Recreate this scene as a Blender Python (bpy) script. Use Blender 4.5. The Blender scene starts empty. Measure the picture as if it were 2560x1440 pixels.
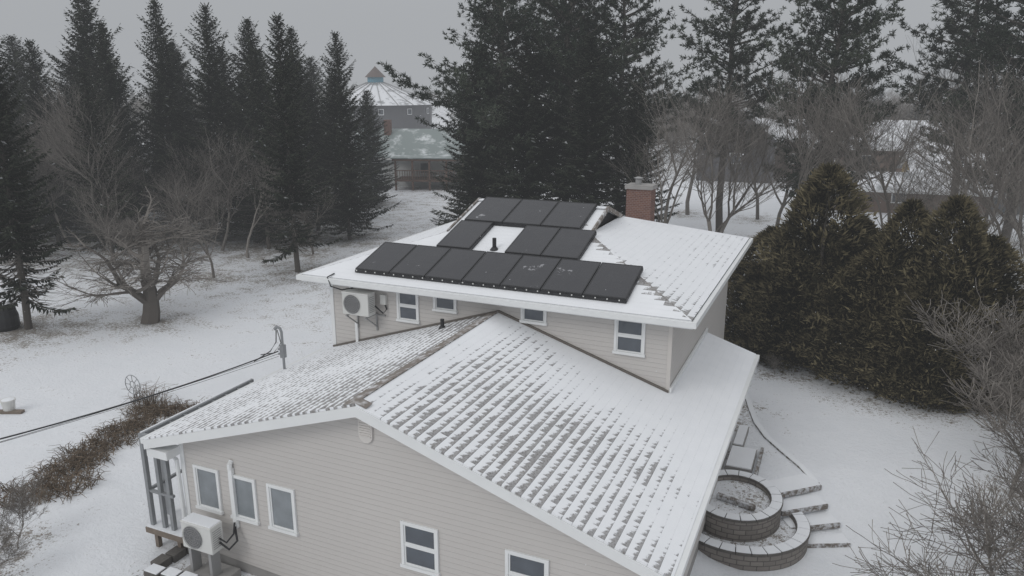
import bpy, bmesh, math, random
import numpy as np
from mathutils import Vector, Matrix, noise
D=bpy.data; C=bpy.context; SC=C.scene
GZ=-10.3
# ------------------------------------------------------------------ helpers
def link(o): SC.collection.objects.link(o); return o
def group(name, parts, loc=None):
    e=D.objects.new(name,None); link(e)
    e.empty_display_size=.3
    for p in parts: p.parent=e
    return e
def mesh(name, verts, faces, mats, fm=None, smooth=False):
    me=D.meshes.new(name); me.from_pydata([tuple(v) for v in verts],[],faces)
    for m in (mats if isinstance(mats,(list,tuple)) else [mats]): me.materials.append(m)
    if fm is not None: me.polygons.foreach_set('material_index',fm)
    if smooth: me.polygons.foreach_set('use_smooth',[True]*len(me.polygons))
    me.update()
    return me
def obj(name, me): return link(D.objects.new(name,me))
class MB:
    """mesh builder collecting boxes etc"""
    def __init__(s): s.v=[];s.f=[];s.m=[]
    def box(s,a,b,m=0):
        x0,y0,z0=[min(a[i],b[i]) for i in range(3)];x1,y1,z1=[max(a[i],b[i]) for i in range(3)]
        n=len(s.v)
        s.v+=[(x0,y0,z0),(x1,y0,z0),(x1,y1,z0),(x0,y1,z0),(x0,y0,z1),(x1,y0,z1),(x1,y1,z1),(x0,y1,z1)]
        for q in ((0,3,2,1),(4,5,6,7),(0,1,5,4),(1,2,6,5),(2,3,7,6),(3,0,4,7)):
            s.f.append([n+i for i in q]); s.m.append(m)
    def beam(s,p,q,w,h,m=0,up=(0,0,1)):
        p=Vector(p);q=Vector(q);d=(q-p).normalized();u=Vector(up)
        r=d.cross(u).normalized();u=r.cross(d).normalized()
        n=len(s.v)
        for c in (p,q):
            for a,b in ((-1,-1),(1,-1),(1,1),(-1,1)):
                s.v.append(tuple(c+r*(w/2*a)+u*(h/2*b)))
        for k in ((0,1,2,3),(7,6,5,4),(0,4,5,1),(1,5,6,2),(2,6,7,3),(3,7,4,0)):
            s.f.append([n+i for i in k]); s.m.append(m)
    def tube(s,pts,rad,m=0,seg=8,cap=True):
        pts=[Vector(p) for p in pts]; rads=rad if isinstance(rad,(list,tuple)) else [rad]*len(pts)
        n0=len(s.v)
        for i,p in enumerate(pts):
            d=(pts[min(i+1,len(pts)-1)]-pts[max(i-1,0)]).normalized()
            a=Vector((0,0,1)) if abs(d.z)<.9 else Vector((1,0,0))
            r=d.cross(a).normalized();u=r.cross(d)
            for k in range(seg):
                t=2*math.pi*k/seg
                s.v.append(tuple(p+(r*math.cos(t)+u*math.sin(t))*rads[i]))
        for i in range(len(pts)-1):
            for k in range(seg):
                a=n0+i*seg+k;b=n0+i*seg+(k+1)%seg
                s.f.append([a,b,b+seg,a+seg]);s.m.append(m)
        if cap:
            s.f.append([n0+k for k in range(seg)][::-1]);s.m.append(m)
            s.f.append([n0+(len(pts)-1)*seg+k for k in range(seg)]);s.m.append(m)
    def poly(s,pts,m=0):
        n=len(s.v); s.v+=[tuple(p) for p in pts]; s.f.append(list(range(n,n+len(pts))));s.m.append(m)
    def prism(s,pts,d,m=0):
        n=len(s.v);k=len(pts);d=Vector(d)
        s.v+=[tuple(p) for p in pts];s.v+=[tuple(Vector(p)+d) for p in pts]
        s.f.append(list(range(n,n+k)));s.m.append(m)
        s.f.append(list(range(n+k,n+2*k))[::-1]);s.m.append(m)
        for i in range(k):
            j=(i+1)%k; s.f.append([n+i,n+i+k,n+j+k,n+j]);s.m.append(m)
    def make(s,name,mats,smooth=False,bevel=0):
        me=mesh(name,s.v,s.f,mats,s.m,smooth)
        bm=bmesh.new();bm.from_mesh(me);bmesh.ops.recalc_face_normals(bm,faces=bm.faces);bm.to_mesh(me);bm.free()
        o=obj(name,me)
        if bevel:
            b=o.modifiers.new('bevel','BEVEL');b.width=bevel;b.segments=2;b.limit_method='ANGLE'
        return o
# ------------------------------------------------------------------ materials
class NT:
    def __init__(s,name):
        s.mat=D.materials.new(name);s.mat.use_nodes=True;s.t=s.mat.node_tree;s.n=s.t.nodes
        s.p=s.n['Principled BSDF']
    def add(s,ty,**k):
        n=s.n.new(ty)
        for a,b in k.items(): setattr(n,a,b)
        return n
    def l(s,a,b): s.t.links.new(a,b)
    def math(s,op,a,b=None,c=None,clamp=False):
        n=s.add('ShaderNodeMath',operation=op,use_clamp=clamp)
        for i,v in enumerate((a,b,c)):
            if v is None: continue
            if isinstance(v,(int,float)): n.inputs[i].default_value=v
            else: s.l(v,n.inputs[i])
        return n.outputs[0]
    def mix(s,f,a,b):
        n=s.add('ShaderNodeMix',data_type='RGBA')
        for i,v in ((0,f),(6,a),(7,b)):
            if isinstance(v,(int,float)): n.inputs[i].default_value=v
            elif isinstance(v,tuple): n.inputs[i].default_value=(*v,1) if len(v)==3 else v
            else: s.l(v,n.inputs[i])
        return n.outputs[2]
    def noise(s,scale,detail=3,vec=None,rough=.5,dim='3D'):
        n=s.add('ShaderNodeTexNoise',noise_dimensions=dim);n.inputs['Scale'].default_value=scale
        n.inputs['Detail'].default_value=detail;n.inputs['Roughness'].default_value=rough
        if vec is not None: s.l(vec,n.inputs['Vector'])
        return n.outputs['Fac']
    def ramp(s,v,a,b,smooth=True):
        n=s.add('ShaderNodeMapRange',interpolation_type='SMOOTHSTEP' if smooth else 'LINEAR')
        s.l(v,n.inputs[0]);n.inputs[1].default_value=a;n.inputs[2].default_value=b
        return n.outputs[0]
    def bump(s,h,st=.3,dist=.02):
        n=s.add('ShaderNodeBump');n.inputs['Strength'].default_value=st;n.inputs['Distance'].default_value=dist
        s.l(h,n.inputs['Height']);s.l(n.outputs[0],s.p.inputs['Normal'])
    def obj(s): return s.add('ShaderNodeTexCoord').outputs['Object']
    def geo(s): return s.add('ShaderNodeNewGeometry').outputs['Position']
    def col(s,c):
        if isinstance(c,tuple): s.p.inputs['Base Color'].default_value=(*c,1)
        else: s.l(c,s.p.inputs['Base Color'])
def simple(name,c,rough=.6,var=.12,scale=3.,metal=0,bump=0,bscale=40):
    m=NT(name);o=m.obj();n=m.noise(scale,4,o)
    m.col(m.mix(n,tuple(x*(1-var) for x in c),tuple(min(1,x*(1+var)) for x in c)))
    m.p.inputs['Roughness'].default_value=rough;m.p.inputs['Metallic'].default_value=metal
    if bump: m.bump(m.noise(bscale,4,o),bump,.01)
    return m.mat
def snow_mat(name='snow'):
    m=NT(name);o=m.geo()
    m.col(m.mix(m.noise(1.2,5,o),(.74,.76,.79),(.84,.85,.87)));m.p.inputs['Roughness'].default_value=.7
    m.bump(m.noise(14,5,o),.35,.02);return m.mat
M_snow=snow_mat()
M_white=simple('white_trim',(.74,.75,.75),.45,.06,2)
M_post=simple('grey_metal',(.27,.28,.29),.5,.15,6,.2)
M_black=simple('black_plastic',(.02,.02,.022),.5,.2)
M_wood=simple('weathered_wood',(.19,.155,.125),.8,.35,5,bump=.5)
M_dark=simple('dark_void',(.03,.03,.032),.8)
M_acw=simple('painted_metal_white',(.62,.62,.60),.4,.05,3)
M_grill=simple('grill_grey',(.30,.30,.30),.5,.1)
M_concrete=simple('concrete',(.30,.29,.28),.85,.2,4,bump=.5)
m=NT('snow_dusted_timber');g=m.geo();m.col(m.mix(m.ramp(m.noise(7,5,g,.7),.42,.62),(.15,.128,.108),(.55,.56,.58)));m.p.inputs['Roughness'].default_value=.85;m.bump(m.noise(30,4,g),.5,.01);M_timber=m.mat
def siding(name,c,pitch=.115,ls=.30):
    m=NT(name);g=m.geo();sx=m.add('ShaderNodeSeparateXYZ');m.l(g,sx.inputs[0])
    fr=m.math('FRACT',m.math('DIVIDE',m.math('ADD',sx.outputs[2],50.),pitch))
    line=m.ramp(fr,.12,.0)
    n=m.noise(.6,4,g);n2=m.noise(18,3,g)
    base=m.mix(n,tuple(x*.93 for x in c),tuple(x*1.05 for x in c))
    base=m.mix(m.math('MULTIPLY',n2,.12),base,tuple(x*.7 for x in c))
    m.col(m.mix(m.math('MULTIPLY',line,ls),base,tuple(x*.4 for x in c)))
    m.p.inputs['Roughness'].default_value=.55
    m.bump(m.math('SUBTRACT',1.,fr),.8,.012);return m.mat
M_siding=siding('beige_vinyl_siding',(.54,.515,.492))
def shingle(name):
    m=NT(name);uv=m.add('ShaderNodeUVMap').outputs[0]
    sp=m.add('ShaderNodeSeparateXYZ');m.l(uv,sp.inputs[0]);u,v=sp.outputs[0],sp.outputs[1]
    P=.19
    vd=m.math('DIVIDE',v,P);ci=m.math('FLOOR',vd);fr=m.math('FRACT',vd)
    wn0=m.add('ShaderNodeTexWhiteNoise',noise_dimensions='1D');m.l(ci,wn0.inputs['W'])
    uu=m.math('ADD',m.math('DIVIDE',u,.15),m.math('MULTIPLY',wn0.outputs[0],7.))
    ui=m.math('FLOOR',uu);ufr=m.math('FRACT',uu)
    cv=m.add('ShaderNodeCombineXYZ');m.l(ui,cv.inputs[0]);m.l(ci,cv.inputs[1])
    wn=m.add('ShaderNodeTexWhiteNoise',noise_dimensions='2D');m.l(cv.outputs[0],wn.inputs['Vector']);tab=wn.outputs[0]
    big=m.noise(.5,3,uv);mid=m.noise(2.3,3,uv);fine=m.noise(22,4,uv,.65)
    at=m.add('ShaderNodeAttribute',attribute_name='cov').outputs['Fac']
    s=m.math('MULTIPLY_ADD',at,1.35,-.30)
    s=m.math('ADD',s,m.math('MULTIPLY',m.math('SUBTRACT',big,.5),.8))
    s=m.math('ADD',s,m.math('MULTIPLY',m.math('SUBTRACT',mid,.5),.42))
    s=m.math('ADD',s,m.math('MULTIPLY',m.math('SUBTRACT',tab,.5),.34))
    s=m.math('ADD',s,m.math('MULTIPLY',m.math('SUBTRACT',fine,.5),.6))
    s=m.math('ADD',s,m.math('MULTIPLY',m.math('SUBTRACT',ufr,.5),.30))
    s=m.math('SUBTRACT',s,m.math('MULTIPLY',fr,.84))
    mask=m.ramp(s,-.08,.12)
    dust=m.math('MULTIPLY',m.ramp(m.math('ADD',fine,m.math('MULTIPLY',at,.3)),.40,.8),.45)
    sh=m.mix(tab,(.115,.10,.09),(.21,.19,.172))
    sh=m.mix(m.ramp(fr,.88,1.),sh,(.05,.045,.04))
    sh=m.mix(dust,sh,(.62,.63,.65))
    sn=m.mix(mid,(.76,.775,.80),(.84,.85,.87))
    m.col(m.mix(mask,sh,sn));m.p.inputs['Roughness'].default_value=.8
    h=m.math('ADD',m.math('MULTIPLY',mask,.8),m.math('MULTIPLY',m.math('ADD',fr,m.math('MULTIPLY',fine,.4)),.7))
    m.bump(h,.7,.02);return m.mat
M_shingle=shingle('snow_dusted_shingles')
M_cap=NT('ridge_cap_shingle')
_o=M_cap.geo();M_cap.col(M_cap.mix(M_cap.ramp(M_cap.noise(6,5,_o),.45,.75),(.20,.175,.155),(.6,.6,.61)));M_cap.p.inputs['Roughness'].default_value=.85;M_cap=M_cap.mat
M_brick=NT('red_brick')
_o=M_brick.add('ShaderNodeMapping');M_brick.l(M_brick.geo(),_o.inputs[0]);_o.inputs['Rotation'].default_value=(math.radians(90),0,0)
_b=M_brick.add('ShaderNodeTexBrick');M_brick.l(_o.outputs[0],_b.inputs[0]);_b.inputs['Scale'].default_value=4.4
_b.inputs['Color1'].default_value=(.17,.085,.065,1);_b.inputs['Color2'].default_value=(.12,.06,.05,1);_b.inputs['Mortar'].default_value=(.24,.21,.19,1);_b.inputs['Mortar Size'].default_value=.018
M_brick.col(_b.outputs[0]);M_brick.p.inputs['Roughness'].default_value=.85;M_brick=M_brick.mat
def glass(name,c,r=.08):
    m=NT(name);g=m.geo();m.col(m.mix(m.noise(2.5,3,g),tuple(x*.6 for x in c),tuple(x*1.4 for x in c)))
    m.p.inputs['Roughness'].default_value=r;m.p.inputs['Specular IOR Level'].default_value=.8;return m.mat
M_glass=glass('window_glass',(.075,.087,.105));M_blind=glass('window_glass_blind',(.20,.22,.235),.2)
m=NT('solar_cell');g=m.geo()
sp=m.add('ShaderNodeSeparateXYZ');m.l(g,sp.inputs[0])
ln=m.math('MAXIMUM',m.ramp(m.math('FRACT',m.math('MULTIPLY',sp.outputs[0],6.)),.94,1.),m.ramp(m.math('FRACT',m.math('MULTIPLY',sp.outputs[1],6.)),.94,1.))
base=m.mix(m.math('MULTIPLY',ln,.5),(.022,.022,.027),(.04,.04,.046))
fl=m.ramp(m.noise(55,3,g,.7),.66,.76);fl2=m.ramp(m.noise(1.7,6,g,.68),.65,.68);cl=m.noise(.8,2,g)
base=m.mix(m.math('MULTIPLY',m.math('MULTIPLY',fl,cl),.55),base,(.6,.6,.62))
base=m.mix(m.math('MULTIPLY',fl2,.4),base,(.6,.6,.63))
m.col(base);m.l(m.math('MULTIPLY_ADD',m.noise(3,3,g),.2,.18),m.p.inputs['Roughness']);M_solar=m.mat
m=NT('snowy_lawn');g=m.geo();at=m.add('ShaderNodeAttribute',attribute_name='litter').outputs['Fac']
fine=m.noise(9.,6,g,.7);mid=m.noise(1.1,4,g,.6);tiny=m.noise(30,3,g,.6)
s=m.math('ADD',m.math('MULTIPLY',fine,.62),m.math('MULTIPLY',mid,.38))
s=m.math('ADD',s,m.math('MULTIPLY',m.math('SUBTRACT',tiny,.5),.45))
s=m.math('ADD',s,m.math('MULTIPLY',at,.22))
lm=m.ramp(s,.645,.74)
lit=m.mix(tiny,(.10,.075,.05),(.22,.18,.13))
sn=m.mix(mid,(.71,.73,.76),(.82,.83,.855))
m.col(m.mix(m.math('MULTIPLY',lm,.85),sn,lit));m.p.inputs['Roughness'].default_value=.85
m.bump(m.math('ADD',fine,mid),.7,.07);M_ground=m.mat
def veg(name,c0,c1,snow=.0,rough=.8):
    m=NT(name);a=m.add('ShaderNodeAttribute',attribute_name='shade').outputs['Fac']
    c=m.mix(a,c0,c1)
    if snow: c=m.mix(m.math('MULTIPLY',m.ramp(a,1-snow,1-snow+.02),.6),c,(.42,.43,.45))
    m.col(c);m.p.inputs['Roughness'].default_value=rough;m.p.inputs['Specular IOR Level'].default_value=.12
    return m.mat
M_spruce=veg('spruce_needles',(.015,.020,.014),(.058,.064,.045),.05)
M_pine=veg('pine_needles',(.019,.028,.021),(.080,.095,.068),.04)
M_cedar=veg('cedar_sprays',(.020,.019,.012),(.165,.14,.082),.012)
M_bark=veg('bark',(.085,.075,.066),(.17,.155,.14))
M_twig=veg('bare_twigs',(.11,.098,.088),(.25,.23,.21))
M_reed=veg('dead_stems',(.08,.06,.043),(.22,.17,.125))
# ------------------------------------------------------------------ vegetation
class TB:
    def __init__(s): s.v=[];s.f=[];s.m=[];s.a=[]
    def kite(s,p,d,l,w,sh,m=0,nrm=None):
        d=d.normalized()
        r=d.cross(nrm if nrm is not None else Vector((random.gauss(0,1),random.gauss(0,1),random.gauss(0,1))))
        if r.length<1e-4: return
        r.normalize();n=len(s.v);c=p+d*(l*.4)
        s.v+=[p,c+r*(w/2),p+d*l,c-r*(w/2)];s.f.append((n,n+1,n+2,n+3));s.m.append(m);s.a.append(sh)
    def tube(s,pts,rads,seg,sh,m):
        n0=len(s.v);N=len(pts)
        for i,p in enumerate(pts):
            d=(pts[min(i+1,N-1)]-pts[max(i-1,0)])
            a=Vector((0,0,1)) if abs(d.z)<.8*d.length else Vector((1,0,0))
            r=d.cross(a).normalized();u=r.cross(d).normalized()
            for k in range(seg):
                t=2*math.pi*k/seg;s.v.append(p+(r*math.cos(t)+u*math.sin(t))*rads[i])
        for i in range(N-1):
            for k in range(seg):
                a=n0+i*seg+k;b=n0+i*seg+(k+1)%seg
                s.f.append((a,b,b+seg,a+seg));s.m.append(m);s.a.append(sh)
    def make(s,name,mats):
        me=D.meshes.new(name);me.from_pydata([v[:] for v in s.v],[],s.f)
        for m in mats: me.materials.append(m)
        me.polygons.foreach_set('material_index',s.m)
        at=me.attributes.new('shade','FLOAT','FACE');at.data.foreach_set('value',s.a)
        me.update();return me
def V(x,y,z): return Vector((x,y,z))
def spruce(seed,H=14,R=2.9,bare=.10,dens=1.,kw=1.,st=.095):
    random.seed(seed);t=TB();off=[noise.noise(Vector((seed,i*.35,0)))*.12 for i in range(9)]
    t.tube([V(off[i],off[8-i]*.6,H*i/8) for i in range(9)],[.17*(1-i/8)**.8*H/14+.012 for i in range(9)],7,.3,1)
    nb=int(30*H*dens)
    for i in range(nb):
        f=bare*.4+(1-bare*.4)*(i+random.random())/nb
        z=f*H;az=i*2.399+random.uniform(-.4,.4)
        lob=noise.noise(Vector((math.cos(az)*1.2+seed*5,math.sin(az)*1.2,z*.55)))
        prof=max(0,1-f)**.72*min(1,.55+f*3.2)*(1+.45*lob)
        L=R*prof*random.uniform(.55,1.15)*(1+.18*math.sin(az*2+seed))+.10
        if f>.25 and random.random()<.04: L*=1.3
        dead=f<bare and random.random()<.75
        slope=-.28+.95*f**1.5+random.uniform(-.14,.14)
        o=V(math.cos(az),math.sin(az),0);side=V(-o.y,o.x,0)
        if L<.05: continue
        pts=[V(0,0,z)+o*(L*s)+V(0,0,L*(slope*s+.22*s*s*(1 if f<.8 else .3)-.25*s*(1-s))) for s in (0,.33,.66,1)]
        t.tube(pts,[.022*L**.6,.014*L**.6,.009,.004],3,random.random()*.6,1)
        if dead:
            for k in range(int(L*6)):
                s=random.random();p=pts[0].lerp(pts[3],s)
                t.kite(p,o+side*random.uniform(-1,1)+V(0,0,random.uniform(-.5,.2)),.5,.018,random.random(),1)
            continue
        ns=max(3,int(L/st))
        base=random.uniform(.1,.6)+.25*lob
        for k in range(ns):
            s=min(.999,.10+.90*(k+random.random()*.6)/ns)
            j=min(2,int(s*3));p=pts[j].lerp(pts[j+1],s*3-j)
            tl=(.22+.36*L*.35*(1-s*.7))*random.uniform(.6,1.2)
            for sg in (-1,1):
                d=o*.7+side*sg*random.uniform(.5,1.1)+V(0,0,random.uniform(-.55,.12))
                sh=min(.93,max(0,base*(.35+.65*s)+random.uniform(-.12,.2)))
                if random.random()<.03: sh=1
                t.kite(p,d,tl,.10*kw,sh,0,V(random.gauss(0,.5),random.gauss(0,.5),1))
            if random.random()<.8:
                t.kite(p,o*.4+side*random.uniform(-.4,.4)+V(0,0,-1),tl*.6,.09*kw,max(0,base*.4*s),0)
        t.kite(pts[3],(pts[3]-pts[2]),.2,.07,max(0,base),0)
    for k in range(14): t.kite(V(0,0,H-.7+k*.05),V(random.gauss(0,.5),random.gauss(0,.5),1),.25,.05,.4,0)
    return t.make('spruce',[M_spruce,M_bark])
def pine(seed,H=21,R=3.8,bare=.22,dens=1.):
    random.seed(seed);t=TB()
    cx=[noise.noise(Vector((seed*3.1,i*.5,0)))*.5 for i in range(9)]
    ax=lambda z:V(float(np.interp(z/H*8,range(9),cx)),float(np.interp(z/H*8,range(9),cx[::-1])),z)
    t.tube([ax(H*i/8) for i in range(9)],[.26*(1-i/8)**.8+.02 for i in range(9)],7,.4,1)
    nb=int(11.*H*dens)
    for i in range(nb):
        f=bare+(1-bare)*(i+random.random())/nb
        f=min(.995,round(f*30)/30+random.uniform(-.014,.014))
        az=i*2.4+random.uniform(-.9,.9)
        lob=noise.noise(Vector((math.cos(az)*1.3+seed*5,math.sin(az)*1.3,f*H*.42)))
        prof=min(1,(1-f)**.55*1.15+.04)*max(.3,min(1,.62+(f-bare)*1.6))*(1+.9*lob)
        L=max(.4,R*prof*random.uniform(.5,1.15))
        if random.random()<.08: L*=1.25
        o=V(math.cos(az),math.sin(az),0);side=V(-o.y,o.x,0)
        sl=-.05+.75*f**2+random.uniform(-.14,.18)
        b=ax(f*H)
        P=lambda s:b+o*(L*s)+V(0,0,L*(sl*s+.22*s*s))+side*(L*.1*math.sin(s*3+i))
        t.tube([P(s) for s in (0,.3,.65,1)],[.035*L**.5,.022*L**.5,.013,.006],4,random.random()*.5,1)
        base=random.uniform(.05,.7)+.3*lob
        nsub=max(3,int(L*3.4))
        for k in range(nsub):
            s=.22+.78*(k+random.random())/nsub
            p=P(s);sg=random.choice((-1,1));sub=L*.32*(1.15-s)*random.uniform(.5,1.3)+.2
            dd=(o*random.uniform(.5,1)+side*sg*random.uniform(.3,1.1)+V(0,0,random.uniform(-.05,.55))).normalized()
            t.tube([p,p+dd*sub],[.009,.004],3,random.random(),1)
            for q in range(max(2,int(sub/.2))):
                c=p+dd*(sub*(.3+.7*random.random()))
                for w in range(8):
                    nd=V(random.gauss(0,1),random.gauss(0,1),random.gauss(.25,.8))+dd*.9
                    sh=min(.95,max(0,base+random.uniform(-.25,.25)))
                    if random.random()<.02: sh=1
                    t.kite(c,nd,random.uniform(.20,.36),.06,sh,0)
    return t.make('pine',[M_pine,M_bark])
def cedar(seed,H=7.,R=2.3):
    random.seed(seed);t=TB()
    t.tube([V(0,0,0),V(0,0,H*.9)],[.14,.02],6,.1,1)
    leads=[(0,0,1.,1.)]+[(math.cos(a)*R*.42,math.sin(a)*R*.42,random.uniform(.55,.9),random.uniform(.5,.75)) for a in [random.uniform(0,6.28) for _ in range(5)]]
    for li,(lx,ly,hs,rs) in enumerate(leads):
        Hh=H*hs;Rr=R*rs
        for i in range(int(12000*hs*rs*rs)):
            f=random.random()**1.0;z=Hh*f
            az=random.uniform(0,2*math.pi)
            nz=noise.noise(Vector((math.cos(az)*1.6+seed*7+li,math.sin(az)*1.6,z*.9)))
            nz2=noise.noise(Vector((math.cos(az)*4+seed*3,math.sin(az)*4+li,z*2.6)))
            prof=Rr*(min(1,.72+f*1.2)*max(0,1-f**1.9)**.8+.03)*(1+.34*nz+.34*nz2)
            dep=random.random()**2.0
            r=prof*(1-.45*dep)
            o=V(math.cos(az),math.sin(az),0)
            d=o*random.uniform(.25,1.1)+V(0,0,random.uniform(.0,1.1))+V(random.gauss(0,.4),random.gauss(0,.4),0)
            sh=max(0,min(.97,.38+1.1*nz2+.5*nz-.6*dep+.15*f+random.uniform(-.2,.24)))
            t.kite(o*r+V(lx,ly,z*.97+.05),d,random.uniform(.14,.38),random.uniform(.04,.085),sh,0)
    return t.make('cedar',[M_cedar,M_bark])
def bare(seed,H=8,spread=.7,trunk=.14,levels=5,kids=4,tlen=.28,thin=.004,droop=0,mat=None,maxb=7500):
    random.seed(seed);t=TB();cnt=[0]
    def br(p,d,l,r,lev):
        if cnt[0]>maxb: return
        cnt[0]+=1
        pts=[p];dd=d.copy();n=4 if lev<3 else 3
        for i in range(n):
            dd=(dd+V(random.gauss(0,.13),random.gauss(0,.13),random.gauss(.05-droop*lev*.06,.10))).normalized()
            pts.append(pts[-1]+dd*(l/n))
        r1=max(thin,r*.62)
        t.tube(pts,[r+(r1-r)*i/n for i in range(n+1)],6 if lev==0 else (4 if lev<3 else 3),random.random(),0)
        if lev>=levels: return
        k=kids+(1 if lev in (1,2) else 0)
        for i in range(k):
            s=1. if i==0 else random.uniform(.35,1.)
            j=min(n-1,int(s*n));q=pts[j].lerp(pts[j+1],s*n-j)
            az=random.uniform(0,2*math.pi)
            a=Vector((math.cos(az),math.sin(az),random.uniform(-.15,.35)))
            sp=spread*(.35 if i==0 else 1.)*random.uniform(.7,1.2)
            nd=(dd*(1-.35*sp)+a*sp).normalized()
            br(q,nd,l*random.uniform(.60,.84),r1*random.uniform(.55,.85) if i else r1*.92,lev+1)
    br(V(0,0,0),V(random.gauss(0,.05),random.gauss(0,.05),1).normalized(),H*tlen,trunk,0)
    return t.make('bare',[mat or M_twig])
def reeds(seed,n=260,R=1.2,h=.7,w=.02,flat=.5):
    random.seed(seed);t=TB()
    for i in range(n):
        a=random.uniform(0,6.283);r=R*random.random()**.6
        p=V(math.cos(a)*r,math.sin(a)*r*.6,0)
        d=V(random.gauss(0,flat),random.gauss(0,flat),1).normalized();l=h*random.uniform(.4,1.2)
        q=p+d*l*.6;q2=q+(d+V(random.gauss(0,.5),random.gauss(0,.5),-.9)).normalized()*l*.5
        t.tube([p,q,q2],[w/2,w/2.5,w/5],3,random.random(),0)
    return t.make('reeds',[M_reed])
def sm(a,b,x):
    x=max(0,min(1,(x-a)/(b-a)));return x*x*(3-2*x)
def gh(x,y):
    h=GZ+.10*noise.noise(Vector((x*.05,y*.05,0)))*(1 if abs(x+7)>8 or y>30 else .3)+.02*noise.noise(Vector((x*.7,y*.7,3)))
    yy=y-.55*(x+.5)
    k=(1-sm(17.3,20.2,yy))*sm(-4.,-1.5,x)*(1-sm(14,30,x))
    h-=.75*k
    return h
def place(name,me,x,y,rz=0,s=1.,sz=None,tilt=(0,0),dz=-.05):
    o=D.objects.new(name,me);link(o);o.location=(x,y,gh(x,y)+dz);o.rotation_euler=(tilt[0],tilt[1],rz)
    o.scale=(s,s,sz or s);return o
SP=[spruce(1,14,3.5),spruce(2,14,3.1,.16),spruce(3,14,3.9,.08),spruce(4,13,2.8,.28,.85)]
PI=[pine(11,21,4.6,.2),pine(12,21,4.9,.15,1.1),pine(13,21,4.2,.28,.85)]
CE=[cedar(21),cedar(22,7,2.5),cedar(23,7,2.1)]
BT=[bare(31,13,.62,.15),bare(32,12.5,.75,.15),bare(33,14,.5,.16)]
FS=[spruce(5,14,3.5,.1,.30,3.,.22),spruce(6,14,3.0,.1,.30,3.,.22)]
FB=[bare(34,14,.62,.17,4,4,.32,.02),bare(35,13,.75,.16,4,4,.32,.02)]
APPLE=bare(41,8.5,.98,.26,5,4,.17,.007,.5)
SHR=[bare(51,6,.8,.05,5,4,.24,.007,0),bare(52,6.,.65,.055,5,4,.24,.007,.3)]
NEAR=[bare(71,7.5,.85,.06,4,5,.24,.008,.15),bare(72,7.,.8,.055,4,5,.26,.008,.1)]
litter=[(-2.5,24.2,1.1),(-2.4,22.8,.9),(-2.0,20.6,.8),(-12.4,10.0,1.),(-7,10.2,1.)]
def T(name,me,x,y,rz=0,s=1.,sz=None,**k):
    if 'cedar' in name: litter.append((x,y,2.6))
    elif 'shrub' in name or 'dead' in name: litter.append((x,y,1.0))
    elif x<-12 or y>36: litter.append((x,y,3. if 'bare' in name or 'apple' in name else 4.5))
    return place(name,me,x,y,rz,s,sz,**k)
random.seed(4)
for x,y,i,rz,s,sz in ((-27.9,33.4,3,0,.95,1.06),(-30.6,42.2,0,1,.82,.96),(-33.1,41,1,2,.95,.98),(-35.7,39.6,2,3,.9,1.02),(-38.2,38.6,0,4,.95,1.08),
    (-41.0,37.4,1,5,1.0,1.10),(-46.,36.4,2,.5,1.1,1.16),(-48.5,34.,0,1.6,.9,.93),(-52.5,32,2,2.7,1.1,1.1),(-32.0,20.4,3,3.6,.95,1.0),
    (-36.5,49,2,.3,.9,.78),(-42.5,48,0,.9,1.0,.92),(-48,45,1,1.9,1.1,.92),(-54,41,2,2.2,1.2,.9),(-60,36,0,2.4,1.2,1.1),(-57,46,1,4,1.2,.95),
    (-39,30.5,3,5,.8,.85),(-45,29,3,1,.8,.9),(-50,52,0,1,1.2,.95),(-44,56,2,1,1.1,.9),(-34.6,44,3,2,.9,.8),(-39.6,43,3,3,1.1,.85),(-44,40,3,4,1.1,.85),
    (-50,39,3,5,1.1,.9),(-62,42,2,1,1.2,1.),(-64,50,0,2,1.3,1.),(-38,56,0,2,.9,.7),(-58,54,2,3,1.3,1.),(-49,60,1,1,1.3,.9),(-43.4,35.2,1,3,.9,1.0),(-33.6,37.6,3,1,.85,.95)):
    T('spruce_tree',SP[i],x,y,rz,s,sz,tilt=(random.uniform(-.02,.02),random.uniform(-.02,.02)))
for x,y,i,rz,s,sz in ((-19.8,43.5,0,0,.95,.98),(-15.9,45,1,1,.88,1.0),(-13.3,47,0,2,.78,.97),(-22.3,47.5,2,3,.7,.78),(-18,50,1,5,.9,.9),
     (-7.3,51,2,4,.92,1.02),(-1.2,48,1,5,.82,1.0),(6.2,55,2,1,1.0,1.),(8.6,50,0,2,1.0,1.05),(12.8,58,1,3,1.1,1.),(10.5,44,2,4,.9,1.0)):
    T('white_pine_tree',PI[i],x,y,rz,s,sz)
for x,y,i,rz,s,sz in ((-20.8,42.5,2,0,.95,.90),(-17.4,42,0,1,1.15,.9),(-13.8,42.5,1,2,1.15,.92),(-11.3,43.5,2,3,.85,.74),(-22.6,45.5,0,4,.7,.6)):
    T('spruce_tree',SP[i],x,y,rz,s,sz)
for x,y,i,rz,s,sz in ((-2.3,31.,0,0,.95,.70),(-.5,29.9,1,1,1.,1.08),(.7,30.6,0,4,.9,.80),(1.3,28.6,2,2,1.0,.68),(2.2,29.0,0,3,.8,.93),(3.5,28.4,1,4,.8,.97),(4.6,28.2,2,5,.9,.80),(-1.4,29.6,2,3,.85,.62),(2.9,27.4,2,2,.8,.56)):
    T('cedar_tree',CE[i],x,y,rz,s,sz)
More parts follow.
